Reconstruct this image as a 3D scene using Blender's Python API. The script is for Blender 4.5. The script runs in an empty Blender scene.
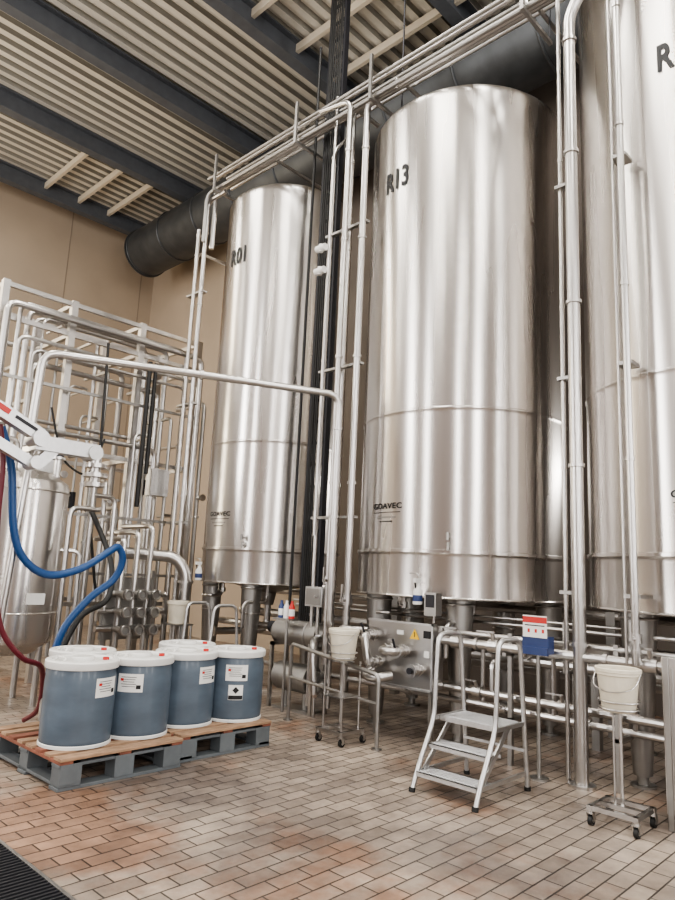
import bpy, math, random
from mathutils import Vector, Matrix
random.seed(7)
R=math.radians
# ------------------------------------------------------------------ materials
def newmat(n):
    m=bpy.data.materials.new(n); m.use_nodes=True
    nt=m.node_tree; b=nt.nodes['Principled BSDF']; return m,nt,b
def simple(n,col,rough=.5,metal=0,noise=0.0,nscale=6,rvar=0.0,bump=0,stretch=(1,1,1),**kw):
    m,nt,b=newmat(n)
    b.inputs['Base Color'].default_value=(*col,1); b.inputs['Roughness'].default_value=rough; b.inputs['Metallic'].default_value=metal
    for k,v in kw.items():
        b.inputs[k.replace('_',' ')].default_value=v
    if noise or rvar or bump:
        tc=nt.nodes.new('ShaderNodeTexCoord'); mp=nt.nodes.new('ShaderNodeMapping'); mp.inputs['Scale'].default_value=stretch
        nz=nt.nodes.new('ShaderNodeTexNoise'); nz.inputs['Scale'].default_value=nscale; nz.inputs['Detail'].default_value=5
        nt.links.new(tc.outputs['Object'],mp.inputs['Vector']); nt.links.new(mp.outputs[0],nz.inputs['Vector'])
        if noise:
            cr=nt.nodes.new('ShaderNodeValToRGB'); cr.color_ramp.elements[0].position=.3; cr.color_ramp.elements[1].position=.7
            cr.color_ramp.elements[0].color=(*[max(0,c*(1-noise)) for c in col],1); cr.color_ramp.elements[1].color=(*[min(1,c*(1+noise)) for c in col],1)
            nt.links.new(nz.outputs['Fac'],cr.inputs['Fac']); nt.links.new(cr.outputs['Color'],b.inputs['Base Color'])
        if rvar:
            mr=nt.nodes.new('ShaderNodeMapRange'); mr.inputs['From Min'].default_value=.3; mr.inputs['From Max'].default_value=.7
            mr.inputs['To Min'].default_value=max(.02,rough-rvar); mr.inputs['To Max'].default_value=min(1,rough+rvar)
            nt.links.new(nz.outputs['Fac'],mr.inputs['Value']); nt.links.new(mr.outputs[0],b.inputs['Roughness'])
        if bump:
            bp=nt.nodes.new('ShaderNodeBump'); bp.inputs['Strength'].default_value=bump; bp.inputs['Distance'].default_value=.01
            nt.links.new(nz.outputs['Fac'],bp.inputs['Height']); nt.links.new(bp.outputs[0],b.inputs['Normal'])
    return m
def tank_mat():
    m,nt,b=newmat('brushed_tank_steel')
    b.inputs['Metallic'].default_value=1; b.inputs['Anisotropic'].default_value=.8; b.inputs['Anisotropic Rotation'].default_value=.25
    tg=nt.nodes.new('ShaderNodeTangent'); tg.direction_type='RADIAL'; tg.axis='Z'; nt.links.new(tg.outputs[0],b.inputs['Tangent'])
    tc=nt.nodes.new('ShaderNodeTexCoord')
    def noise(scale,st,det=4):
        mp=nt.nodes.new('ShaderNodeMapping'); mp.inputs['Scale'].default_value=st
        nz=nt.nodes.new('ShaderNodeTexNoise'); nz.inputs['Scale'].default_value=scale; nz.inputs['Detail'].default_value=det
        nt.links.new(tc.outputs['Object'],mp.inputs['Vector']); nt.links.new(mp.outputs[0],nz.inputs['Vector']); return nz
    n1=noise(2.5,(1,1,.08),2)
    mr=nt.nodes.new('ShaderNodeMapRange'); mr.inputs['From Min'].default_value=.3; mr.inputs['From Max'].default_value=.7; mr.inputs['To Min'].default_value=.24; mr.inputs['To Max'].default_value=.31
    nt.links.new(n1.outputs['Fac'],mr.inputs['Value']); nt.links.new(mr.outputs[0],b.inputs['Roughness'])
    cr=nt.nodes.new('ShaderNodeValToRGB'); cr.color_ramp.elements[0].position=.3; cr.color_ramp.elements[1].position=.7
    cr.color_ramp.elements[0].color=(.60,.57,.545,1); cr.color_ramp.elements[1].color=(.67,.645,.62,1)
    nt.links.new(n1.outputs['Fac'],cr.inputs['Fac']); nt.links.new(cr.outputs[0],b.inputs['Base Color'])
    n3=noise(1.6,(1,1,.35),1); bp=nt.nodes.new('ShaderNodeBump'); bp.inputs['Strength'].default_value=.08; bp.inputs['Distance'].default_value=.04
    nt.links.new(n3.outputs['Fac'],bp.inputs['Height']); nt.links.new(bp.outputs[0],b.inputs['Normal'])
    return m
M={}
M['tank']=tank_mat()
M['steel']=simple('stainless_steel',(.56,.545,.53),.28,1)
M['steeld']=simple('dull_steel',(.38,.37,.355),.42,1)
M['galv']=simple('aluminium',(.60,.60,.60),.38,1,noise=.06,nscale=25)
M['dark']=simple('dark_metal',(.025,.025,.03),.5,.3)
M['black']=simple('black_rubber',(.012,.012,.012),.55)
M['white']=simple('white_plastic',(.74,.74,.72),.35,noise=.04)
M['cream']=simple('cream_plastic',(.70,.65,.54),.4,noise=.08,nscale=12)
M['drum']=simple('blue_drum_plastic',(.092,.122,.158),.40,noise=.2,nscale=3,stretch=(1,1,2.5),Coat_Weight=.12)
M['wood']=simple('pallet_wood',(.34,.22,.14),.75,noise=.35,nscale=9,stretch=(1,6,6),bump=.3)
M['woodred']=simple('stained_wood',(.22,.085,.055),.75,noise=.3,nscale=9,bump=.3)
M['greyp']=simple('grey_skid_plastic',(.12,.135,.145),.6,noise=.15)
M['bluehose']=simple('blue_hose_rubber',(.010,.060,.19),.35)
M['redhose']=simple('red_hose_rubber',(.13,.015,.025),.4)
M['red']=simple('red_plastic',(.5,.03,.025),.4)
M['blue']=simple('blue_bin_plastic',(.025,.045,.14),.4)
M['ink']=simple('black_ink',(.006,.006,.008),.5)
M['paper']=simple('label_paper',(.76,.76,.74),.6,noise=.03)
M['yellow']=simple('warning_yellow',(.8,.5,.03),.5)
M['beam']=simple('beam_paint',(.11,.12,.135),.55,noise=.1)
M['purlin']=simple('purlin_cream',(.74,.66,.53),.5)
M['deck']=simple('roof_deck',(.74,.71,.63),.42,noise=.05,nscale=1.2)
M['deckshade']=simple('roof_deck_web_shade',(.31,.30,.26),.5)  # rib sides of the same sheet, shade painted in as a darker colour
M['duct']=simple('duct_metal',(.08,.085,.09),.45,.5,noise=.2,nscale=3)
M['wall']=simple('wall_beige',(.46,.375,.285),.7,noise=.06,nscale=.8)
M['walls']=simple('wall_seam',(.30,.245,.19),.7)
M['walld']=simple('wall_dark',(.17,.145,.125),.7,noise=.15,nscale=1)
M['wallw']=simple('wall_rose',(.27,.23,.22),.7,noise=.06,nscale=.8)
M['fillbox'],_nt,_b=newmat('fill_diffuser'); _b.inputs['Base Color'].default_value=(.9,.9,.88,1)  # face of the added boxes on the back wall
def floor_mat():
    m,nt,b=newmat('floor_tiles')
    tc=nt.nodes.new('ShaderNodeTexCoord')
    br=nt.nodes.new('ShaderNodeTexBrick'); br.offset=.5; br.inputs['Scale'].default_value=1
    br.inputs['Brick Width'].default_value=.235; br.inputs['Row Height'].default_value=.12; br.inputs['Mortar Size'].default_value=.0058; br.inputs['Mortar Smooth'].default_value=.2
    br.inputs['Color1'].default_value=(.43,.365,.305,1); br.inputs['Color2'].default_value=(.27,.225,.188,1); br.inputs['Mortar'].default_value=(.06,.05,.043,1); br.inputs['Bias'].default_value=-.1
    nt.links.new(tc.outputs['Object'],br.inputs['Vector'])
    def stain(scale,p0,p1,c0,c1,src,seed):
        mp=nt.nodes.new('ShaderNodeMapping'); mp.inputs['Location'].default_value=(seed,seed*2,0); nt.links.new(tc.outputs['Object'],mp.inputs['Vector'])
        nz=nt.nodes.new('ShaderNodeTexNoise'); nz.inputs['Scale'].default_value=scale; nz.inputs['Detail'].default_value=9; nz.inputs['Roughness'].default_value=.66; nt.links.new(mp.outputs[0],nz.inputs['Vector'])
        cr=nt.nodes.new('ShaderNodeValToRGB'); cr.color_ramp.elements[0].position=p0; cr.color_ramp.elements[1].position=p1
        cr.color_ramp.elements[0].color=(*c0,1); cr.color_ramp.elements[1].color=(*c1,1); nt.links.new(nz.outputs['Fac'],cr.inputs['Fac'])
        mx=nt.nodes.new('ShaderNodeMix'); mx.data_type='RGBA'; mx.blend_type='MULTIPLY'; mx.inputs[0].default_value=1
        nt.links.new(src,mx.inputs[6]); nt.links.new(cr.outputs[0],mx.inputs[7]); return mx.outputs[2],nz
    o1,nz=stain(.75,.38,.62,(.50,.48,.49),(1.12,1.10,1.07),br.outputs['Color'],0)
    o2,_=stain(.55,.40,.50,(.80,.60,.50),(1,1,1),o1,13)
    o3,_=stain(6,.35,.6,(.78,.77,.76),(1.05,1.05,1.05),o2,5)
    nt.links.new(o3,b.inputs['Base Color'])
    mr=nt.nodes.new('ShaderNodeMapRange'); mr.inputs['From Min'].default_value=.35; mr.inputs['From Max'].default_value=.66; mr.inputs['To Min'].default_value=.28; mr.inputs['To Max'].default_value=.5; nt.links.new(nz.outputs['Fac'],mr.inputs['Value']); nt.links.new(mr.outputs[0],b.inputs['Roughness'])
    bp=nt.nodes.new('ShaderNodeBump'); bp.inputs['Strength'].default_value=.5; bp.inputs['Distance'].default_value=.006; bp.invert=True
    nt.links.new(br.outputs['Fac'],bp.inputs['Height']); nt.links.new(bp.outputs[0],b.inputs['Normal'])
    return m
M['floor']=floor_mat()
# ------------------------------------------------------------------ mesh builder
class B:
    def __init__(s,name): s.name=name; s.v=[]; s.f=[]; s.mi=[]; s.mats=[]; s.cur=0
    def m(s,key):
        if key not in s.mats: s.mats.append(key)
        s.cur=s.mats.index(key); return s
    def add(s,vs,fs):
        o=len(s.v); s.v+= [Vector(v) for v in vs]
        for f in fs: s.f.append([i+o for i in f]); s.mi.append(s.cur)
        return s
    def box(s,c,d,rz=0,mat=None):
        x,y,z=d[0]/2,d[1]/2,d[2]/2
        vs=[Vector((a,b,e)) for a in(-x,x) for b in(-y,y) for e in(-z,z)]
        rot=mat if mat else Matrix.Rotation(rz,3,'Z')
        vs=[rot@v+Vector(c) for v in vs]
        return s.add(vs,[(0,1,3,2),(4,6,7,5),(0,4,5,1),(2,3,7,6),(0,2,6,4),(1,5,7,3)])
    def ab(s,a,b): return s.box([(a[i]+b[i])/2 for i in range(3)],[abs(b[i]-a[i]) for i in range(3)])
    def bar(s,p0,p1,w,h):
        p0,p1=Vector(p0),Vector(p1); d=p1-p0; L=d.length; q=d.to_track_quat('X','Z').to_matrix()
        return s.box((p0+p1)/2,(L,w,h),mat=q)
    def cyl(s,p0,p1,r,r2=None,seg=16,caps=True):
        r2=r if r2 is None else r2
        p0,p1=Vector(p0),Vector(p1); q=(p1-p0).to_track_quat('Z','Y').to_matrix()
        vs=[];
        for p,rr in((p0,r),(p1,r2)):
            for i in range(seg):
                a=2*math.pi*i/seg; vs.append(q@Vector((math.cos(a)*rr,math.sin(a)*rr,0))+p)
        fs=[(i,(i+1)%seg,seg+(i+1)%seg,seg+i) for i in range(seg)]
        if caps: fs+= [tuple(range(seg))[::-1],tuple(range(seg,2*seg))]
        return s.add(vs,fs)
    def lathe(s,c,prof,seg=32,axis=None):
        q=Vector(axis).to_track_quat('Z','Y').to_matrix() if axis else Matrix.Identity(3)
        vs=[];n=len(prof)
        for r,z in prof:
            for i in range(seg):
                a=2*math.pi*i/seg; vs.append(q@Vector((math.cos(a)*r,math.sin(a)*r,z))+Vector(c))
        fs=[(j*seg+i,j*seg+(i+1)%seg,(j+1)*seg+(i+1)%seg,(j+1)*seg+i) for j in range(n-1) for i in range(seg)]
        return s.add(vs,fs)
    def torus(s,c,Rr,r,axis=(0,0,1),seg=24,k=8):
        prof=[(Rr+r*math.cos(2*math.pi*i/k),r*math.sin(2*math.pi*i/k)) for i in range(k+1)]
        return s.lathe(c,prof,seg,axis)
    def tube(s,pts,r,bend=.1,seg=10,steps=5,caps=True,spline=False):
        P=[Vector(p) for p in pts]
        if spline:
            Q=[]
            for i in range(len(P)-1):
                a=P[max(i-1,0)];b=P[i];c=P[i+1];d=P[min(i+2,len(P)-1)]
                for k in range(6):
                    t=k/6; Q.append(.5*((2*b)+(c-a)*t+(2*a-5*b+4*c-d)*t*t+(3*b-a-3*c+d)*t**3))
            Q.append(P[-1])
        else:
            Q=[P[0]]
            for i in range(1,len(P)-1):
                a=(P[i-1]-P[i]);b=(P[i+1]-P[i]); d=min(bend,a.length*.49,b.length*.49)
                A=P[i]+a.normalized()*d; C_=P[i]+b.normalized()*d
                for k in range(steps+1):
                    t=k/steps; Q.append(A*(1-t)**2+P[i]*2*t*(1-t)+C_*t*t)
            Q.append(P[-1])
        n=len(Q); T=[]
        for i in range(n):
            t=(Q[min(i+1,n-1)]-Q[max(i-1,0)]); T.append(t.normalized())
        up=Vector((0,0,1)) if abs(T[0].z)<.9 else Vector((1,0,0))
        nrm=T[0].cross(up).normalized(); vs=[]
        for i in range(n):
            nrm=(nrm-T[i]*nrm.dot(T[i])).normalized(); bn=T[i].cross(nrm)
            for k in range(seg):
                a=2*math.pi*k/seg; vs.append(Q[i]+(nrm*math.cos(a)+bn*math.sin(a))*r)
        fs=[(j*seg+i,j*seg+(i+1)%seg,(j+1)*seg+(i+1)%seg,(j+1)*seg+i) for j in range(n-1) for i in range(seg)]
        if caps: fs+=[tuple(range(seg))[::-1],tuple(range((n-1)*seg,n*seg))]
        return s.add(vs,fs)
    def clamp(s,p,r,axis):
        a=Vector(axis).normalized(); p=Vector(p); return s.cyl(p-a*.015,p+a*.015,r,seg=14)
    def valve(s,p,r,axis,out):
        a=Vector(axis).normalized(); o=Vector(out).normalized(); p=Vector(p)
        s.cyl(p-a*r*1.2,p+a*r*1.2,r*1.5,seg=16).cyl(p,p+o*r*3.2,r*.5,seg=10)
        s.bar(p+o*r*3.2-a*r*.5,p+o*r*3.2+a*r*4,r*.5,r*.35); return s
    def text(s,txt,size,fn,bold=.0):
        cu=bpy.data.curves.new('t','FONT'); cu.body=txt; cu.size=size; cu.align_x='CENTER'; cu.align_y='CENTER'; cu.resolution_u=3; cu.offset=bold; cu.space_character=1.05
        ob=bpy.data.objects.new('t',cu); bpy.context.collection.objects.link(ob); dg=bpy.context.evaluated_depsgraph_get(); 
        me=bpy.data.meshes.new_from_object(ob.evaluated_get(dg))
        s.add([fn(v.co.x,v.co.y) for v in me.vertices],[list(p.vertices) for p in me.polygons])
        bpy.data.objects.remove(ob); bpy.data.meshes.remove(me); return s
    def done(s,name=None,sharp=35,bevel=0,origin=None):
        xs=[v.x for v in s.v];ys=[v.y for v in s.v];zs=[v.z for v in s.v]
        o=Vector(origin) if origin else Vector(((min(xs)+max(xs))/2,(min(ys)+max(ys))/2,min(zs)))
        me=bpy.data.meshes.new(s.name); me.from_pydata([v-o for v in s.v],[],s.f)
        for k in s.mats: me.materials.append(M[k])
        me.polygons.foreach_set('material_index',s.mi); me.polygons.foreach_set('use_smooth',[True]*len(s.f))
        me.update(); me.set_sharp_from_angle(angle=R(sharp))
        ob=bpy.data.objects.new(s.name,me); ob.location=o; bpy.context.collection.objects.link(ob)
        if bevel:
            bv=ob.modifiers.new('bv','BEVEL'); bv.width=bevel; bv.segments=2; bv.limit_method='ANGLE'
        return ob
# ------------------------------------------------------------------ room shell
XW,YF,XL,YN,ZC=9.3,16.6,-7.5,-8.0,10.7
B('floor').m('floor').ab((XL,YN,-.2),(XW,YF,0)).done(origin=(0,0,0))
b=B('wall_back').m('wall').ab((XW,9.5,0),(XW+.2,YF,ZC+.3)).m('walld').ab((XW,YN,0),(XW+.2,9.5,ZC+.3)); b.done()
nwin=[0]
def wallwin(name,mat,axis,c,sgn,lo,hi,wins,zb,zt):
    b=B(name).m(mat); e=sorted(wins); cur=lo; th=.2*sgn
    def seg(a0,a1,z0,z1):
        if a1-a0<.001: return
        if axis=='x': b.ab((c+th,a0,z0),(c,a1,z1))
        else: b.ab((a0,c+th,z0),(a1,c,z1))
    for a,w in e:
        seg(cur,a,0,ZC+.3); seg(a,w,0,zb); seg(a,w,zt,ZC+.3); cur=w
    seg(cur,hi,0,ZC+.3)
    if name=='wall_far':
        b.m('walls')
        for x in (2.6,4.7,6.8,8.9): b.ab((x,c-.006,0),(x+.025,c,ZC))
        b.ab((2.6,c-.006,4.0),(XW,c,4.03))
    b.done()
    for i,(a,w) in enumerate(e):
        nwin[0]+=1; g=B('window_%d'%nwin[0]).m('dark'); n=4; o0,o1=sorted((.07*sgn,.13*sgn))
        for k in range(n+1):
            z=zb+(zt-zb)*k/n
            if axis=='x': g.ab((c+o0,a,z-.03),(c+o1,w,z+.03))
            else: g.ab((a,c+o0,z-.03),(w,c+o1,z+.03))
        for k in range(3):
            q=a+(w-a)*k/2
            if axis=='x': g.ab((c+o0,q-.03,zb),(c+o1,q+.03,zt))
            else: g.ab((q-.03,c+o0,zb),(q+.03,c+o1,zt))
        g.done()
WX=[(-3.8,-3.0),(5.0,5.8),(9.9,11.6)]
WY=[(-5.3,-3.6),(1.3,2.3),(6.2,7.4)]
WF=[(-1.8,-.2)]
wallwin('wall_left','wallw','x',XL,-1,YN,YF,WX,1.5,9.3)
wallwin('wall_near','wallw','y',YN,-1,XL,XW,WY,1.5,9.3)
wallwin('wall_far','wall','y',YF,1,XL,XW+.2,WF,1.5,9.3)
b=B('ceiling'); pitch=.27; y=YN
while y<YF:
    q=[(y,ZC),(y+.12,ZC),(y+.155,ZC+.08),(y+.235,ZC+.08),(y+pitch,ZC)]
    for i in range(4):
        b.m('deckshade' if i in(1,3) else 'deck'); (a,c),(d,e)=q[i],q[i+1]
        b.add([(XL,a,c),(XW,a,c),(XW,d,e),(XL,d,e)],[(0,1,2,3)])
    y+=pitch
b.m('deck').ab((XL,YN,ZC+.2),(XW,YF,ZC+.3)); b.done(sharp=20)
for k in range(-5,4):
    yb=8.0+2.65*k
    b=B('roof_beam').m('beam'); b.ab((XL,yb-.11,ZC-.43),(XW,yb+.11,ZC-.40)); b.ab((XL,yb-.11,ZC-.04),(XW,yb+.11,ZC-.005)); b.ab((XL,yb-.012,ZC-.40),(XW,yb+.012,ZC-.04)); b.done()
b=B('roof_purlins').m('purlin')
for k in (-3,-2,-1,2):
    y0=8+2.65*k
    for X in (5.75,6.6,7.4) if k in(2,) else (5.75,6.75,7.7): b.ab((X,y0+.02,ZC-.2),(X+.07,y0+2.63,ZC-.05))
b.done()
b=B('ventilation_duct').m('duct'); b.cyl((8.25,15.2,9.55),(8.25,-6,9.55),.6,seg=40)
for y in [15.15-1.4*i for i in range(15)]: b.torus((8.25,y,9.55),.6,.025,(0,1,0),40,6)
b.cyl((8.25,15.2,9.55),(8.25,15.24,9.55),.63,seg=40)
for y in (13.3,10.65,8.0,5.35): b.cyl((8.25,y,10.1),(8.25,y,10.26),.02)
b.done()
# ------------------------------------------------------------------ tanks
def tank(cx,cy,Rr,zt,label,legang,a0,zb=1.38):
    b=B('storage_tank').m('tank')
    pr=[(Rr-.02,zb+.02),(Rr,zb),(Rr,zb+.03),(Rr,1.80),(Rr+.004,1.82),(Rr+.018,1.835),(Rr+.018,1.865),(Rr,1.87),(Rr,1.90),(Rr-.003,3.30),(Rr,3.335),(Rr+.006,3.343),(Rr+.006,3.357),(Rr,3.365),(Rr,3.40),(Rr,4.5),(Rr,5.8)]
    pr+=[(Rr,zt-.15),(Rr,zt-.10),(Rr-.015,zt-.06),(Rr-.05,zt-.025),(Rr-.10,zt),(Rr*.5,zt+.14),(.15,zt+.22),(.0,zt+.22)]
    b.lathe((cx,cy,0),pr,128)
    b.m('steeld').lathe((cx,cy,0),[(Rr-.02,zb+.02),(Rr-.03,zb+.12),(Rr*.7,zb+.02),(.12,zb-.12),(.08,zb-.3),(0,zb-.3)],48)
    b.m('tank').torus((cx,cy,zb+.01),Rr,.012,(0,0,1),96,6)
    b.m('steel').cyl((cx,cy,zt+.15),(cx,cy,zt+.4),.22,seg=24)
    b.tube([(cx+.4,cy,zt+.05),(cx+.4,cy,zt+.45),(cx+.9,cy,zt+.45)],.04)
    b.tube([(cx,cy,zb-.2),(cx,cy,.72),(cx-.85,cy+.1,.72)],.05,.15,14).cyl((cx-.4,cy+.047,.72),(cx-.32,cy+.038,.72),.085,seg=18).cyl((cx-.36,cy+.042,.72),(cx-.36,cy+.042,.92),.02).torus((cx-.36,cy+.042,.93),.07,.01).cyl((cx-.85,cy+.1,.72),(cx-.88,cy+.103,.72),.075,seg=18)
    b.tube([(cx-Rr*.5,cy-.55,zb+.02),(cx-Rr*.5,cy-.55,1.15),(cx-Rr*.9,cy-.55,1.15),(cx-Rr*.9,cy-.55,.82)],.025)
    b.tube([(cx-Rr*.72,cy+.15,zb+.02),(cx-Rr*.72,cy+.15,1.2),(cx-Rr*.95,cy+.15,1.2),(cx-Rr*.95,cy+.3,1.2)],.02).valve((cx-Rr*.72,cy+.15,1.28),.025,(0,0,1),(-1,0,0))
    for a in legang:
        rr=Rr*.82; x=cx+rr*math.cos(R(a)); y=cy+rr*math.sin(R(a))
        b.m('steeld').cyl((x,y,zb+.1),(x,y,1.0),.145,.13,seg=20).cyl((x,y,1.0),(x,y,.09),.13,.075,seg=20).cyl((x,y,.09),(x,y,.02),.045,seg=12).cyl((x,y,.02),(x,y,0),.10,seg=20)
        b.m('steel').torus((x,y,zb-.05),.147,.012).torus((x,y,1.0),.132,.008)
    def on(a0,z0,off=.004):
        return lambda u,v: (cx+(Rr+off)*math.cos(a0+u/Rr),cy+(Rr+off)*math.sin(a0+u/Rr),z0+v)
    b.m('ink')
    b.text(label,.29,lambda u,v: on(a0,6.18,.010)(u*.82,v*1.25),bold=.008)
    b.text('GOAVEC',.085,lambda u,v: on(a0,2.32,.006)(u*1.3,v),bold=.002)
    n=6
    for (w,z0,h,mt) in ((.21,2.25,.008,'ink'),(.15,2.19,.022,'steeld'),(.10,2.15,.012,'ink')):
        g=on(a0,z0,.006); b.m(mt).add([g(-w+2*w*i/n,hh) for i in range(n+1) for hh in(0,h)],[(2*i,2*i+2,2*i+3,2*i+1) for i in range(n)])
    for z,l in ((2.0,.10),(1.9,.06)):
        a=math.pi+.48; x,y=math.cos(a),math.sin(a)
        b.m('steeld').cyl((cx+x*Rr,cy+y*Rr,z),(cx+x*(Rr+l),cy+y*(Rr+l),z),.014).cyl((cx+x*(Rr+l),cy+y*(Rr+l),z-.04),(cx+x*(Rr+l),cy+y*(Rr+l),z+.04),.016)
    return b.done(origin=(cx,cy,0))
tank(6.82,4.49,1.2,7.2,'R13',(147,213,290,0,70),math.pi-.15)
tank(6.70,7.75,1.0,7.3,'R01',(147,213,290,0,70),math.pi-.0)
tank(6.85,1.66,1.2,7.9,'R12',(147,213,290,0,70),math.pi+.09)
# ------------------------------------------------------------------ pipework
b=B('header_pipes').m('steel')
for i,(x,z,r) in enumerate([(5.55,7.42,.03),(5.66,7.50,.04),(5.8,7.58,.025),(5.55,7.68,.025),(5.70,7.78,.035),(5.9,7.86,.025),(6.0,7.72,.025)]):
    b.m('steel' if i in(1,4,6) else 'steeld')
    b.tube([(x,8.5-.08*i,6.6-.1*i) if i<2 else (x,8.5,z),(x,8.5-.08*i if i<2 else 8.4,z),(x,-3,z)],r,.15,10)
b.m('steel')
for y,z in((4.75,7.62),(3.0,7.70),(7.2,7.62)): b.tube([(5.66,y,7.5),(5.66,y,z),(7.2,y,z),(7.2,y,z+.5)],.025,.1)
for y in (8.2,6.35,5.0,2.95,.3):
    b.m('steeld').ab((5.45,y-.02,7.33),(6.1,y+.02,7.37)).ab((5.45,y-.02,7.37),(5.48,y+.02,7.95))
    if y<8: b.m('dark').cyl((6.08,y,7.35),(6.08,y,10.26 if y!=.3 else 10.2),.012,seg=8)
b.done()
def risers(name,lst,brackets=(),mat='steel'):
    b=B(name).m(mat)
    for pts,r in lst:
        b.tube(pts,r,.14,12)
        if abs(pts[0][0]-pts[1][0])<.01 and abs(pts[0][1]-pts[1][1])<.01:
            for z in (1.1,2.6,4.1,5.6,6.8):
                if min(pts[0][2],pts[1][2])<z<max(pts[0][2],pts[1][2]): b.clamp((pts[0][0],pts[0][1],z),r*1.25,(0,0,1))
    return b
b=risers('riser_pipes',[([(5.6,5.16,.35),(5.6,5.16,7.45),(5.6,4.7,7.45)],.042),([(5.5,5.36,.6),(5.5,5.36,7.5),(5.5,5.9,7.6)],.036),
   ([(5.72,5.5,.1),(5.72,5.5,7.6),(6.2,5.5,7.6)],.03),([(5.5,5.62,2.0),(5.5,5.62,6.9),(5.8,5.62,7.3)],.020),([(5.62,5.72,.1),(5.62,5.72,7.8)],.024)])
for z in(2.2,4.0,5.8): b.m('steeld').ab((5.6,5.1,z),(5.66,5.8,z+.03))
b.m('white')
for z in (5.25,5.55): b.cyl((5.42,5.6,z),(5.42,5.75,z),.045).cyl((5.42,5.68,z-.05),(5.42,5.68,z+.05),.03)
b.m('steel').valve((5.6,5.16,1.3),.042,(0,0,1),(-1,-.3,0)).valve((5.5,5.36,1.5),.036,(0,0,1),(-1,-.3,0))
b.done()
b=risers('riser_pipes',[([(5.6,2.52,0),(5.6,2.52,7.1),(5.6,2.2,7.5),(5.6,1.0,7.5)],.056),([(5.66,2.66,0),(5.66,2.66,7.6),(5.9,2.66,7.9)],.02),
   ([(5.48,2.02,1.0),(5.48,2.02,7.9)],.030),([(5.50,2.10,1.0),(5.50,2.10,7.9)],.012)]); b.cyl((5.6,2.52,0),(5.6,2.52,.02),.11,seg=20)
for z in(1.5,3.4,5.3): b.m('steeld').ab((5.62,2.5,z),(5.70,2.70,z+.03)).ab((5.49,1.98,z),(5.66,2.11,z+.03))
b.m('steel').valve((5.48,2.02,1.2),.03,(0,0,1),(-1,0,0))
b.done()
b=risers('riser_pipes',[([(5.62,8.55,.3),(5.62,8.55,7.35),(5.62,8.1,7.35)],.035),([(5.6,8.72,.3),(5.6,8.72,6.9)],.03),([(5.7,8.86,.3),(5.7,8.86,6.6),(6.3,8.86,6.6)],.025)])
for z in(2.2,4.0,5.8): b.m('steeld').ab((5.6,8.5,z),(5.7,8.92,z+.03))
b.done()
b=B('cable_ladder').m('dark')
for y in(5.92,6.2): b.ab((5.88,y-.02,.9),(5.96,y+.02,10.26))
z=.95
while z<10.2: b.ab((5.90,5.92,z),(5.93,6.2,z+.03)); z+=.28
b.m('black')
for i in range(7):
    y=5.95+.036*i; b.tube([(5.87,y,.9),(5.87,y+.01*math.sin(i*3),3),(5.87,y,5),(5.87,y-.01*math.sin(i),8),(5.87,y,10.2)],.012,.3,6)
b.tube([(5.8,6.30,1.0),(5.8,6.30,9.0)],.02)
b.done()
b=B('transfer_pipe').m('steel')
b.tube([(2.58,6.65,2.9),(2.60,6.63,3.62),(5.42,5.24,3.60),(5.42,5.24,1.02),(5.5,5.24,.9),(5.62,5.24,.9)],.04,.16,14,8)
for p,a in (((5.42,5.24,3.2),(0,0,1)),((5.42,5.24,2.2),(0,0,1)),((4.0,5.94,3.61),(1,-.49,0))): b.clamp(p,.052,a)
b.done()
b=B('service_pipes').m('steel')
b.tube([(5.6,3.93,1.0),(5.6,1.2,1.0)],.04); b.tube([(5.68,3.9,1.08),(5.68,1.2,1.08)],.022)
b.tube([(5.78,5.3,.55),(5.78,3.0,.55),(5.78,1.0,.55)],.035); b.tube([(5.9,6.9,.42),(5.9,1.0,.42)],.03); b.tube([(6.5,8.6,.8),(6.5,-1,.8)],.05); b.tube([(6.9,8.6,.95),(6.9,-1,.95)],.06)
b.tube([(7.6,9,.6),(7.6,-1,.6)],.08)
b.tube([(7.6,9,1.25),(7.6,-1,1.25)],.05); b.tube([(6.2,6.6,1.16),(6.2,2.2,1.16)],.018); b.tube([(6.15,6.6,1.22),(6.15,2.2,1.22)],.012)
for y in (3.5,3.0,2.3,1.6): b.clamp((5.6,y,1.0),.058,(0,1,0))
for y in (3.72,3.32,1.95): b.valve((5.6,y,1.0),.04,(0,1,0),(-.3,0,1))
for y in (3.6,2.75): b.valve((5.78,y,.55),.035,(0,1,0),(-.5,0,1))
for y in (4.5,3.4,2.6): b.valve((5.9,y,.42),.03,(0,1,0),(-1,0,.5))
for y in (3.62,2.9,2.2): b.tube([(5.6,y,1.0),(5.9,y,1.0),(5.9,y,.42)],.022,.08)
for y in (3.45,1.75): b.tube([(5.78,y,.55),(5.78,y,.85),(6.5,y,.85)],.025,.08)
for y in (3.2,2.25):
    b.m('steeld').ab((5.66,y-.02,0),(5.70,y+.02,1.12)).ab((5.56,y-.02,.93),(5.72,y+.02,.96)).ab((5.66,y-.02,.37),(5.95,y+.02,.40))
b.m('steeld').ab((7.55,3,0),(7.65,3.1,1.3)).ab((7.55,6,0),(7.65,6.1,1.3)).ab((7.55,.5,0),(7.65,.6,1.3)).ab((6.45,6.3,0),(6.55,6.38,.78)).ab((6.45,2.9,0),(6.55,2.98,.78)).ab((6.45,2.9,.74),(6.95,2.98,.78)).ab((6.86,2.9,0),(6.94,2.98,.9)).ab((6.86,6.3,0),(6.94,6.38,.9))
for y in (6.4,2.9): b.ab((6.12,y-.015,.78),(6.5,y+.015,.80)).ab((6.12,y-.015,.8),(6.14,y+.015,1.24))
b.done()
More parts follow.
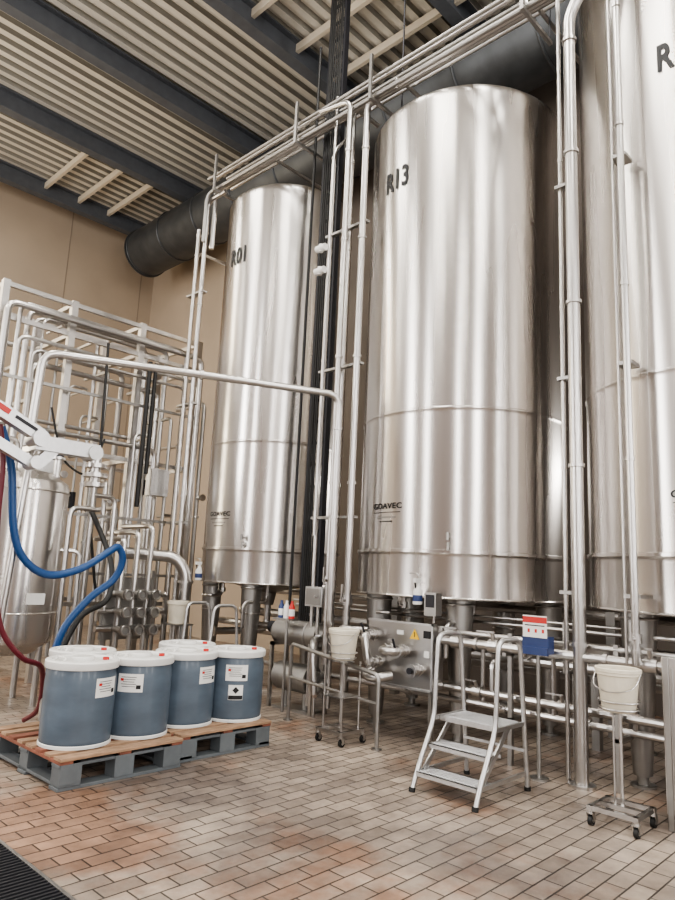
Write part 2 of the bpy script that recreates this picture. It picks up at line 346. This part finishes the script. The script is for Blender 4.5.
# ------------------------------------------------------------------ valve panel
b=B('valve_panel').m('steel').ab((5.55,3.95,.50),(5.60,4.78,1.14)).ab((5.60,3.97,.52),(5.74,4.76,1.12))
b.m('galv').ab((5.53,3.95,.50),(5.55,4.78,.52)).ab((5.53,3.95,1.12),(5.55,4.78,1.14)).ab((5.53,3.95,.5),(5.55,3.97,1.14))
for y in(4.02,4.70): b.m('steeld').ab((5.60,y-.02,0),(5.64,y+.02,.5))
b.m('steel')
for y,z in((4.68,.98),(4.62,.72),(4.44,.86),(4.28,.86),(4.1,.70)):
    b.cyl((5.55,y,z),(5.40,y,z),.042,seg=18).cyl((5.47,y,z),(5.49,y,z),.062,seg=18).cyl((5.40,y,z),(5.385,y,z),.062,seg=18)
b.tube([(5.45,4.68,.98),(5.36,4.68,.98),(5.36,4.62,.72),(5.45,4.62,.72)],.040,.1,14); b.tube([(5.45,4.44,.86),(5.34,4.44,.86),(5.34,4.28,.86),(5.45,4.28,.86)],.040,.08,14)
b.tube([(5.42,4.62,.66),(5.30,4.60,.60),(5.30,4.42,.60),(5.42,4.36,.62)],.045,.1,14)
b.tube([(5.45,4.72,1.02),(5.36,4.85,1.02),(5.36,5.0,1.02),(5.5,5.1,1.0)],.036,.1,14)
b.m('dark').cyl((5.38,4.28,.86),(5.33,4.28,.98),.012).cyl((5.38,4.1,.70),(5.36,4.1,.70),.03).cyl((5.38,4.68,.98),(5.33,4.70,1.1),.012)
b.m('yellow').add([(5.545,4.24,.98),(5.545,4.12,.98),(5.545,4.18,1.08)],[(0,1,2)])
b.m('ink').add([(5.543,4.185,1.0),(5.543,4.175,1.0),(5.543,4.175,1.05),(5.543,4.185,1.05)],[(0,1,2,3)])
b.m('paper').ab((5.543,4.32,1.01),(5.55,4.40,1.05)).m('ink').ab((5.54,3.99,1.0),(5.55,4.07,1.07)).m('paper').ab((5.543,4.0,.82),(5.55,4.06,.88))
b.done()
def bottle(x,y,z):
    b=B('spray_bottle').m('white'); b.lathe((x,y,z),[(0,0),(.045,0),(.048,.02),(.048,.12),(.035,.16),(.018,.19),(.018,.22),(0,.22)],18)
    b.ab((x-.06,y-.015,z+.21),(x+.03,y+.015,z+.25)).m('ink').bar((x-.05,y,z+.22),(x-.03,y,z+.15),.012,.012).m('blue').lathe((x,y,z+.03),[(.0485,0),(.0495,.01),(.0495,.05),(.0485,.06)],18)
    b.m('steel').tube([(x+.03,y,z+.17),(x,y,z+.3),(x,y+.12,z+.3),(x+.10,y+.12,z+.3)],.006,.03,6); return b.done()
bottle(5.50,4.12,1.32); bottle(5.60,7.98,1.40)
B('gauge_box').m('steeld').ab((5.50,3.90,1.22),(5.60,4.04,1.44)).m('dark').ab((5.495,3.92,1.3),(5.50,4.02,1.42)).m('steel').cyl((5.57,3.97,1.15),(5.57,3.97,1.22),.012).done()
B('junction_box').m('galv').ab((5.5,5.45,1.2),(5.66,5.72,1.42)).m('steeld').ab((5.49,5.47,1.22),(5.5,5.70,1.40)).m('steel').cyl((5.58,5.58,0),(5.58,5.58,1.2),.02).ab((5.44,5.5,1.3),(5.49,5.52,1.33)).done(bevel=.004)
def bin_(x,y,z,w,post=True):
    b=B('glove_dispenser').m('blue').ab((x,y-w/2,z),(x+.10,y+w/2,z+.14)).ab((x-.03,y-w/2,z-.01),(x,y+w/2,z+.05)).m('paper').ab((x-.008,y-w/2+.01,z+.13),(x-.004,y+w/2-.01,z+.31)).m('red')
    for k in range(3): b.ab((x-.010,y-w/2+.035+w*.27*k,z+.17),(x-.008,y-w/2+.055+w*.27*k,z+.20))
    b.ab((x-.010,y-w/2+.01,z+.25),(x-.008,y+w/2-.01,z+.30)).m('ink').ab((x-.010,y-w/2+.03,z+.225),(x-.008,y+w/2-.03,z+.233))
    b.m('steeld').cyl((x+.05,y,0),(x+.05,y,z),.018).cyl((x+.05,y,0),(x+.05,y,.015),.08); return b.done()
bin_(5.45,2.84,1.0,.24)
b=B('cleaning_bottles').m('steeld').ab((5.42,5.88,1.02),(5.58,6.16,1.04)).cyl((5.5,6.0,0),(5.5,6.0,1.02),.018)
for y,c in((5.93,'red'),(6.02,'white'),(6.11,'blue')): b.m(c).lathe((5.5,y,1.04),[(0,0),(.036,0),(.036,.13),(.016,.17),(.016,.2),(0,.2)],14).m('paper').lathe((5.5,y,1.07),[(.0365,0),(.037,.005),(.037,.07),(.0365,.075)],14)
b.done()
b=B('transfer_pump').m('steeld').cyl((5.72,6.35,.86),(5.72,5.62,.86),.15,seg=28).cyl((5.72,5.62,.86),(5.72,5.55,.86),.13,.09,seg=28).cyl((5.72,6.35,.86),(5.72,6.42,.86),.15,.1,seg=28)
b.torus((5.72,6.1,.86),.152,.01,(0,1,0)).torus((5.72,5.8,.86),.152,.01,(0,1,0))
b.cyl((5.72,6.3,.36),(5.72,5.75,.36),.16,seg=24).cyl((5.72,5.75,.36),(5.72,5.6,.36),.1,seg=24)
b.m('steel')
for y in(5.65,6.35):
    for x in(5.60,5.84): b.ab((x-.02,y-.02,0),(x+.02,y+.02,.74))
    b.ab((5.58,y-.02,.70),(5.86,y+.02,.74))
b.tube([(5.72,5.56,.86),(5.45,5.5,.86),(5.35,5.4,.8),(5.35,5.35,.3)],.035,.1).tube([(5.72,5.6,.36),(5.5,5.4,.36),(5.35,5.35,.3)],.04,.1)
b.m('steeld').cyl((5.72,5.85,.02),(5.72,5.85,.3),.04).cyl((5.72,6.2,.02),(5.72,6.2,.3),.04).ab((5.6,5.7,0),(5.84,6.3,.03))
b.m('dark').cyl((5.72,6.42,.9),(5.72,6.52,.9),.07,seg=20)
b.done()
b=B('guard_rail').m('steeld')
b.tube([(5.27,5.65,0),(5.27,5.65,.80),(5.10,4.25,.66),(5.10,4.25,0)],.021,.06).tube([(5.27,5.65,.45),(5.10,4.25,.40)],.016)
b.cyl((5.27,5.65,0),(5.27,5.65,.015),.05).cyl((5.10,4.25,0),(5.10,4.25,.015),.05); b.done()
# ------------------------------------------------------------------ bucket trolleys
def caster(b,x,y,a=0):
    b.m('steel').cyl((x,y,.10),(x,y,.075),.02).bar((x,y-.02,.085),(x+.02,y-.02,.03),.006,.03).bar((x,y+.02,.085),(x+.02,y+.02,.03),.006,.03).ab((x-.02,y-.024,.078),(x+.02,y+.024,.086))
    b.m('black').cyl((x+.012,y-.014,.034),(x+.012,y+.014,.034),.034,seg=18).m('galv').cyl((x+.012,y-.016,.034),(x+.012,y+.016,.034),.015,seg=12)
def trolley(cx,cy,zb,tall=False):
    b=B('bucket_trolley'); h=.15
    for sx in(-1,1):
        for sy in(-1,1): caster(b,cx+sx*h,cy+sy*h)
    b.m('steel')
    for s_ in(-1,1): b.ab((cx-h-.02,cy+s_*h-.015,.10),(cx+h+.02,cy+s_*h+.015,.13)).ab((cx+s_*h-.015,cy-h-.02,.10),(cx+s_*h+.015,cy+h+.02,.13))
    b.ab((cx-.015,cy-h,.10),(cx+.015,cy+h,.13))
    if tall: b.tube([(cx+.02,cy,.12),(cx+.02,cy,zb-.02)],.013,.05).tube([(cx+.02,cy+.05,.12),(cx+.02,cy+.05,zb-.02)],.008)
    else:
        for sx in(-1,1):
            for sy in(-1,1): b.tube([(cx+sx*.12,cy+sy*.12,.12),(cx+sx*.12,cy+sy*.12,zb-.01)],.010)
        b.ab((cx-.13,cy-.13,.42),(cx+.13,cy+.13,.43))
    b.torus((cx,cy,zb+.02),.125,.008).torus((cx,cy,zb+.07),.135,.006).ab((cx-.14,cy-.012,zb-.012),(cx+.14,cy+.012,zb)).ab((cx-.012,cy-.14,zb-.012),(cx+.012,cy+.14,zb)); b.done()
    k=B('bucket').m('cream'); k.lathe((cx,cy,zb+.001),[(0,0),(.105,0),(.112,.01),(.138,.24),(.15,.245),(.15,.262),(.155,.265),(.155,.285),(.145,.29),(.138,.285),(.108,.015),(0,.012)],32)
    k.m('steel').tube([(cx-.0,cy-.155,zb+.26),(cx-.10,cy-.13,zb+.17),(cx-.155,cy,zb+.14),(cx-.10,cy+.13,zb+.17),(cx,cy+.155,zb+.26)],.004,.05,6,spline=True); k.done()
trolley(5.04,4.66,.76); trolley(4.94,1.95,.74,True)
b=B('steel_cabinet').m('steel').ab((5.12,1.0,.10),(5.14,1.72,1.12)).ab((5.14,1.0,.12),(5.5,1.72,1.10))
b.m('steeld')
for y in(1.03,1.69):
    for x in(5.13,5.47): b.ab((x-.02,y-.02,0),(x+.02,y+.02,1.12))
b.ab((5.11,1.64,.2),(5.12,1.66,1.05)).m('black').cyl((5.11,1.6,.6),(5.09,1.6,.6),.02); b.done(bevel=.004)
# ------------------------------------------------------------------ step stool
def stool(ox,oy,name='step_stool'):
    b=B(name).m('galv'); Y=(oy,oy+.55)
    for y in Y:
        b.tube([(ox,y,0),(ox+.06,y,.14),(ox+.27,y,.50),(ox+.31,y,1.14),(ox+.63,y,1.14),(ox+.75,y,0)],.019,.09,12,7)
        b.bar((ox+.05,y,.13),(ox+.70,y,.13),.02,.03); b.bar((ox+.27,y,.50),(ox+.69,y,.50),.02,.03)
        b.m('black').cyl((ox,y,0),(ox+.006,y,.03),.025).cyl((ox+.75,y,0),(ox+.747,y,.03),.025).m('galv')
    for x,z,dp in((ox+.13,.145,.20),(ox+.28,.325,.20),(ox+.51,.51,.36)):
        b.ab((x-dp/2,Y[0]+.015,z-.006),(x+dp/2,Y[1]-.015,z)).ab((x-dp/2,Y[0]+.015,z-.035),(x-dp/2+.012,Y[1]-.015,z)).ab((x+dp/2-.012,Y[0]+.015,z-.035),(x+dp/2,Y[1]-.015,z))
        n=int(dp/.03)
        for k in range(1,n): b.ab((x-dp/2+k*dp/n-.004,Y[0]+.03,z),(x-dp/2+k*dp/n+.004,Y[1]-.03,z+.005))
    b.bar((ox+.70,Y[0],.30),(ox+.70,Y[1],.30),.02,.02)
    b.bar((ox+.12,Y[0]+.02,.14),(ox+.5,Y[0]+.02,.5),.015,.04).bar((ox+.12,Y[1]-.02,.14),(ox+.5,Y[1]-.02,.5),.015,.04)
    return b.done()
stool(4.39,2.75); stool(4.62,6.65)
# ------------------------------------------------------------------ pallets & drums
def pallet(x0,y0,w,d,rz):
    b=B('pallet'); c=Vector((x0+w/2,y0+d/2,0)); rot=Matrix.Rotation(rz,3,'Z')
    def bx(cx,cy,cz,sx,sy,sz): b.box(rot@Vector((cx,cy,0))+c+Vector((0,0,cz)),(sx,sy,sz),rz)
    n=8
    for i in range(n):
        b.m('wood' if i not in(2,5) else 'woodred'); bx(0,-d/2+.05+(d-.10)*i/(n-1),.209,w,.115 if i in(0,3,7) else .09,.022)
    for x in(-w/2+.05,0,w/2-.05): b.m('woodred'); bx(x,0,.187,.10,d,.022)
    b.m('greyp')
    for x in(-w/2+.09,0,w/2-.09):
        for y in(-d/2+.07,0,d/2-.07): bx(x,y,.10,.16,.14,.152)
    for y in(-d/2+.07,0,d/2-.07): bx(0,y,.012,w,.13,.024)
    for y in(-d/2+.07,0,d/2-.07): bx(0,y,.165,w,.12,.022)
    for x in(-w/2+.07,w/2-.07): b.m('greyp'); bx(x,0,.035,.12,d,.022)
    return b.done(bevel=.003)
pallet(2.35,4.84,1.02,1.2,R(1)); pallet(3.42,4.94,.98,1.18,0)
def drum(cx,cy,face,hz=True):
    z0=.22; b=B('chemical_drum').m('drum'); Rr=.262; H=.60
    b.lathe((cx,cy,z0),[(0,0),(Rr-.03,0),(Rr-.01,.01),(Rr,.035),(Rr,.05),(Rr+.004,.12),(Rr+.004,H-.14),(Rr,H-.09),(Rr-.005,H-.06),(Rr-.012,H-.03),(Rr-.012,H)],48)
    b.m('white').lathe((cx,cy,z0),[(Rr-.012,.0),(Rr+.006,.0),(Rr+.006,.02),(Rr,.025)],48)
    b.lathe((cx,cy,z0+H-.04),[(Rr-.01,0),(Rr+.012,.0),(Rr+.016,.01),(Rr+.016,.05),(Rr+.006,.06),(Rr-.03,.063),(Rr-.04,.048),(.0,.05)],48)
    b.lathe((cx,cy,z0+H+.010),[(.09,0),(.09,.02),(.08,.028),(.0,.028)],24)
    b.tube([(cx-.19,cy-.07,z0+H+.015),(cx-.17,cy-.07,z0+H+.035),(cx-.17,cy+.07,z0+H+.035),(cx-.19,cy+.07,z0+H+.015)],.01,.02,6)
    b.m('red').cyl((cx+.15,cy-.08,z0+H+.010),(cx+.15,cy-.08,z0+H+.03),.025,seg=14)
    def on(a,z,o=.006): return lambda u,v: (cx+(Rr+o)*math.cos(a+u/Rr),cy+(Rr+o)*math.sin(a+u/Rr),z0+z+v)
    def patch(a,z,w,h,o=.006):
        n=6; g=on(a,z,o); vs=[g(-w/2+w*i/n,s_*h/2) for i in range(n+1) for s_ in(-1,1)]; b.add(vs,[(2*i,2*i+2,2*i+3,2*i+1) for i in range(n)])
    a=R(face); b.m('paper'); patch(a,.43,.20,.14)
    b.m('ink')
    for j in range(5): patch(a-.05,.475-.018*j,.12-.015*(j%3),.004,.008)
    patch(a+.25,.40,.035,.03,.008); b.m('red'); patch(a-.25,.455,.025,.02,.008)
    if hz:
        b.m('paper'); patch(a,.26,.13,.13,.006); b.m('ink'); patch(a,.217,.125,.035,.008)
        g=on(a,.28,.009); b.add([g(-.03,0),g(0,-.03),g(.03,0),g(0,.03)],[(0,1,2,3)])
    return b.done()
for x,y,a,h in [(2.655,5.24,290,0),(3.17,5.25,225,0),(3.705,5.36,285,0),(4.21,5.28,235,1)]: drum(x,y,a,h)
for x,y in((2.93,5.80),(4.05,5.86)): drum(x,y,285,False)
# ------------------------------------------------------------------ floor drain
b=B('floor_drain_grate').m('dark').ab((1.0,-2,.0),(1.75,9,.006)).m('steeld').ab((1.74,-2,0),(1.76,9,.014)).ab((0.98,-2,0),(1.0,9,.014))
y=-2
b.m('dark')
while y<9: b.ab((1.0,y,.006),(1.74,y+.012,.014)); y+=.035
b.done()
# ------------------------------------------------------------------ left process rack
b=B('process_pipe_rack').m('steel')
xs=(3.0,3.95,5.05,6.1)
for y in(9.2,10.4):
    for x in xs: b.ab((x-.045,y-.045,0),(x+.045,y+.045,5.25))
    for z in(5.2,4.75,3.1,1.0): b.ab((xs[0],y-.03,z-.03),(xs[-1],y+.03,z+.03))
for x in xs:
    for z in(5.2,4.75,3.1): b.ab((x-.03,9.2,z-.03),(x+.03,10.4,z+.03))
for i,(y,z,r) in enumerate([(9.0,4.9,.045),(9.12,4.98,.03),(9.35,4.98,.04),(9.6,5.0,.03),(9.9,4.6,.04),(9.05,4.5,.03),(9.05,4.36,.025),(9.5,4.3,.04),(9.08,3.3,.035),(9.3,3.45,.03)]):
    x0=3.0+.2*(i%4); x1=6.05-.22*(i%5); b.tube([(x0,y,1.2+.2*(i%3)),(x0,y,z),(x1,y,z),(x1,y,.7+.15*(i%4))],r,.14,10)
for i in range(26):
    x=3.25+.118*i; y=9.0+.27*((i*7)%5)+.05; r=.020+.008*((i*5)%3); z1=2.4+.36*((i*5)%8)
    b.m('steeld' if i%2==0 else 'steel')
    if i%3==0: b.tube([(x,y,.5),(x,y,z1),(x+.3,y,z1),(x+.3,y+.6,z1)],r,.1,8)
    else: b.tube([(x,y,.3),(x,y,z1),(x,y+.8,z1)],r,.1,8)
    zc=1.5+.17*((i*3)%7)
    b.clamp((x,y,zc),r*1.7,(0,0,1))
    if i%4==1: b.cyl((x,y,zc+.3),(x,y-.14,zc+.3),.028).cyl((x,y-.14,zc+.3),(x,y-.17,zc+.3),.055,seg=14)
    if i%5==2: b.m('dark').cyl((x,y,zc+.7),(x,y,zc+.95),.05,seg=14)
b.m('steeld')
for z in(1.4,2.2,3.9): b.ab((3.0,9.02,z),(6.1,9.06,z+.04))
b.m('black').tube([(4.4,8.95,4.7),(4.45,8.95,3.2),(4.4,8.95,2.2),(4.6,8.95,1.2)],.02,.2,8).tube([(5.1,8.95,4.6),(5.1,8.95,2.4)],.035,.2,8).tube([(5.2,8.95,4.6),(5.2,8.95,2.9)],.03,.2,8).tube([(3.7,8.95,3.6),(3.9,8.92,2.9),(4.3,8.92,2.7),(4.5,8.95,3.3)],.015,.2,8)
b.m('galv').ab((5.3,8.95,2.6),(5.6,9.1,3.0)).ab((3.6,8.95,2.7),(3.85,9.1,3.05))
b.done()
b=B('valve_manifold').m('steel')
for i in range(3):
    for j in range(3):
        x=4.55+.2*i; z=.75+.22*j; b.m('steeld').cyl((x,8.0,z),(x,8.35,z),.045,seg=14).cyl((x,8.0,z),(x,7.97,z),.075,seg=18).m('steel').torus((x,7.95,z),.06,.012,(0,1,0),16,6)
    b.tube([(4.55+.2*i,8.2,.4),(4.55+.2*i,8.2,1.9+.1*i),(4.55+.2*i,9.0,1.9+.1*i)],.035)
for j in range(3): b.tube([(4.3,8.28,.75+.22*j),(5.3,8.28,.75+.22*j),(5.3,8.28,.3)],.04)
b.m('steeld').ab((4.42,8.33,.0),(4.46,8.37,1.5)).ab((5.08,8.33,0),(5.12,8.37,1.5)).ab((4.4,8.35,.6),(5.14,8.37,1.4)); b.done()
B('elbow_pipe').m('steel').tube([(4.75,8.55,1.72),(4.95,8.4,1.72),(5.30,8.12,1.70),(5.42,8.02,1.5),(5.42,8.02,0)],.08,.16,18,8).cyl((5.42,8.02,1.35),(5.42,8.02,1.39),.11,seg=20).done()
b=B('buffer_tank').m('tank').lathe((3.12,8.05,0),[(0,.5),(.3,.55),(.48,.68),(.5,.75),(.5,2.4),(.48,2.46),(.3,2.58),(.1,2.62),(0,2.62)],56).torus((3.12,8.05,1.0),.5,.01,(0,0,1),56,6).torus((3.12,8.05,2.35),.5,.012,(0,0,1),56,6)
b.m('steel')
for a in(45,135,225,315): b.cyl((3.12+.4*math.cos(R(a)),8.05+.4*math.sin(R(a)),0),(3.12+.4*math.cos(R(a)),8.05+.4*math.sin(R(a)),.75),.035)
b.cyl((3.12,8.05,2.6),(3.12,8.05,2.75),.12,seg=24).cyl((3.4,7.85,2.5),(3.4,7.85,2.75),.04).cyl((3.4,7.85,2.75),(3.4,7.85,2.78),.08).m('dark').cyl((3.4,7.85,2.78),(3.4,7.85,2.9),.06)
b.m('steel').tube([(2.9,7.8,2.5),(2.9,7.8,2.9),(2.5,7.8,2.9),(2.5,7.8,.5)],.03)
b.tube([(3.55,7.7,.6),(3.55,7.7,2.2),(3.9,7.7,2.2)],.03).tube([(3.7,7.65,.4),(3.7,7.65,1.7),(3.5,7.75,1.7)],.025)
b.m('paper').ab((3.10,7.54,1.1),(3.3,7.55,1.22)); b.done(origin=(3.12,8.05,0))
b=B('diaphragm_valve').m('steel').cyl((3.95,8.0,.0),(3.95,8.0,2.5),.03)
for z,r in((2.5,.13),(2.62,.15),(2.74,.13)): b.cyl((3.95,8.0,z),(3.95,8.0,z+.05),r,seg=22).cyl((3.95,8.0,z+.05),(3.95,8.0,z+.12),.06)
b.m('white').cyl((3.95,8.0,2.86),(3.95,8.0,2.93),.05).m('steel').tube([(3.95,8.0,2.4),(4.25,8.0,2.4),(4.25,8.0,1.0)],.03).done()
# ------------------------------------------------------------------ loading arm with hoses
b=B('loading_arm').m('galv')
b.bar((1.75,6.1,3.00),(2.45,6.1,2.68),.10,.12).bar((1.75,6.1,2.72),(2.42,6.1,2.42),.08,.09)
b.ab((2.40,6.03,2.55),(3.0,6.17,2.68)).bar((2.45,6.1,2.42),(2.62,6.1,2.62),.08,.10)
b.cyl((2.95,6.0,2.6),(2.95,6.2,2.6),.07,seg=18).cyl((2.43,6.0,2.65),(2.43,6.2,2.65),.075,seg=18).cyl((2.42,6.0,2.43),(2.42,6.2,2.43),.06,seg=18)
b.m('steel').cyl((1.9,6.3,0),(1.9,6.3,3.3),.07,seg=20).cyl((1.9,6.3,0),(1.9,6.3,.02),.15,seg=24).cyl((2.52,6.42,2.6),(2.42,6.42,.75),.03).bar((1.9,6.3,2.85),(1.9,6.1,2.85),.1,.1).bar((2.45,6.4,2.58),(2.45,6.1,2.58),.05,.05)
b.m('red').bar((1.9,6.045,2.95),(2.15,6.045,2.835),.004,.05).m('dark').bar((2.2,6.045,2.81),(2.4,6.045,2.72),.004,.03)
b.done()
b=B('blue_hose').m('bluehose').tube([(2.20,6.35,2.75),(2.33,6.35,2.40),(2.42,6.35,1.85),(2.55,6.35,1.58),(2.79,6.35,1.45),(3.1,6.35,1.52),(3.38,6.36,1.70),(3.48,6.38,1.74),(3.55,6.4,1.62),(3.50,6.45,1.42),(3.28,6.5,1.22),(3.07,6.55,.9),(3.0,6.6,.4)],.036,.1,12,spline=True)
b.m('steel').cyl((3.0,6.6,.4),(3.0,6.6,.0),.04).done()
b=B('red_hose').m('redhose')
b.tube([(2.15,6.25,2.75),(2.22,6.25,2.4),(2.25,6.28,1.9),(2.32,6.3,1.3),(2.42,6.3,.95),(2.62,6.3,.72),(2.85,6.4,.60),(3.0,6.7,.2),(3.0,7.0,.03)],.024,.1,10,spline=True)
b.tube([(2.1,6.2,2.75),(2.16,6.2,2.3),(2.15,6.2,1.6),(2.22,6.22,1.0),(2.4,6.25,.6),(2.5,6.5,.1),(2.6,6.8,.03)],.02,.1,10,spline=True); b.done()
B('black_hose').m('black').tube([(3.9,7.9,2.2),(3.85,7.2,1.6),(3.75,7.0,1.2),(3.4,6.9,1.0),(3.2,6.9,.5),(3.2,7.0,.02)],.03,.1,10,spline=True).done()
b=B('stand').m('steel')
for dx in(-.13,.13):
    for dy in(-.13,.13): b.cyl((5.2+dx,7.8+dy,0),(5.2+dx,7.8+dy,.84),.015)
b.ab((5.05,7.65,.82),(5.35,7.95,.84)).done()
k=B('bucket').m('cream'); k.lathe((5.2,7.8,.841),[(0,0),(.105,0),(.112,.01),(.138,.24),(.15,.245),(.15,.285),(.138,.285),(.108,.015),(0,.012)],28); k.done()
# ------------------------------------------------------------------ lights
def area(name,loc,rot,sx,sy,e,col):
    l=bpy.data.lights.new(name,'AREA'); l.shape='RECTANGLE'; l.size=sx; l.size_y=sy; l.energy=e; l.color=col
    o=bpy.data.objects.new(name,l); o.location=loc; o.rotation_euler=rot; bpy.context.collection.objects.link(o); return o
wc=(1,.98,.955)
for a,w in WX: area('window_daylight',(XL+.02,(a+w)/2,5.4),(0,R(-90),0),7.6,w-a,335*(w-a),wc)
for a,w in WY: area('window_daylight',((a+w)/2,YN+.02,5.4),(R(90),0,0),w-a,7.6,335*(w-a),wc)
for a,w in WF: area('window_daylight',((a+w)/2,YF-.02,5.4),(R(-90),0,0),w-a,7.6,290*(w-a),(1,.88,.66))
for x in(-3.5,1.5):
    for y in(-2,3.5,9.3,14.5): area('overhead_light',(x,y,10.1),(0,0,0),.5,2.2,180,(1,.965,.90))
for y in(-4,-1,2,5): area('overhead_light',(4.4,y,10.1),(0,0,0),.5,1.6,110,(1,.965,.90))  # extra row added above the view to lift ambient light on the tanks
for y in(2.1,6.06,10.8):  # boxes and lights added behind the tanks to brighten the floor beneath
    B('wall_fill_box').m('fillbox').ab((9.22,y-.6,3.0),(9.30,y+.6,3.15)).done()
    area('wall_fill_light',(9.21,y,3.07),(0,R(75),0),.14,1.2,38,(1,.96,.90))
W=bpy.data.worlds.new('World'); bpy.context.scene.world=W; W.use_nodes=True; W.node_tree.nodes['Background'].inputs[0].default_value=(.9,.93,1,1); W.node_tree.nodes['Background'].inputs[1].default_value=1.5
try: bpy.context.scene.view_settings.look='AgX - Medium High Contrast'
except Exception as e: print(e)
# ------------------------------------------------------------------ camera
p=R(10.2); rho=math.atan(173/3750)
fh=Vector((math.cos(R(44)),math.sin(R(44)),0)); rh=Vector((fh.y,-fh.x,0)); z=Vector((0,0,1))
f=fh*math.cos(p)+z*math.sin(p); u0=-fh*math.sin(p)+z*math.cos(p)
r=rh*math.cos(rho)+u0*math.sin(rho); u=u0*math.cos(rho)-rh*math.sin(rho)
cd=bpy.data.cameras.new('cam'); cam=bpy.data.objects.new('camera',cd); bpy.context.collection.objects.link(cam)
m=Matrix((r,u,-f)).transposed().to_4x4(); m.translation=Vector((0,0,1.6)); cam.matrix_world=m
cd.sensor_fit='VERTICAL'; cd.sensor_height=24; cd.lens=24*676/900; cd.clip_start=.05; cd.clip_end=100
bpy.context.scene.camera=cam
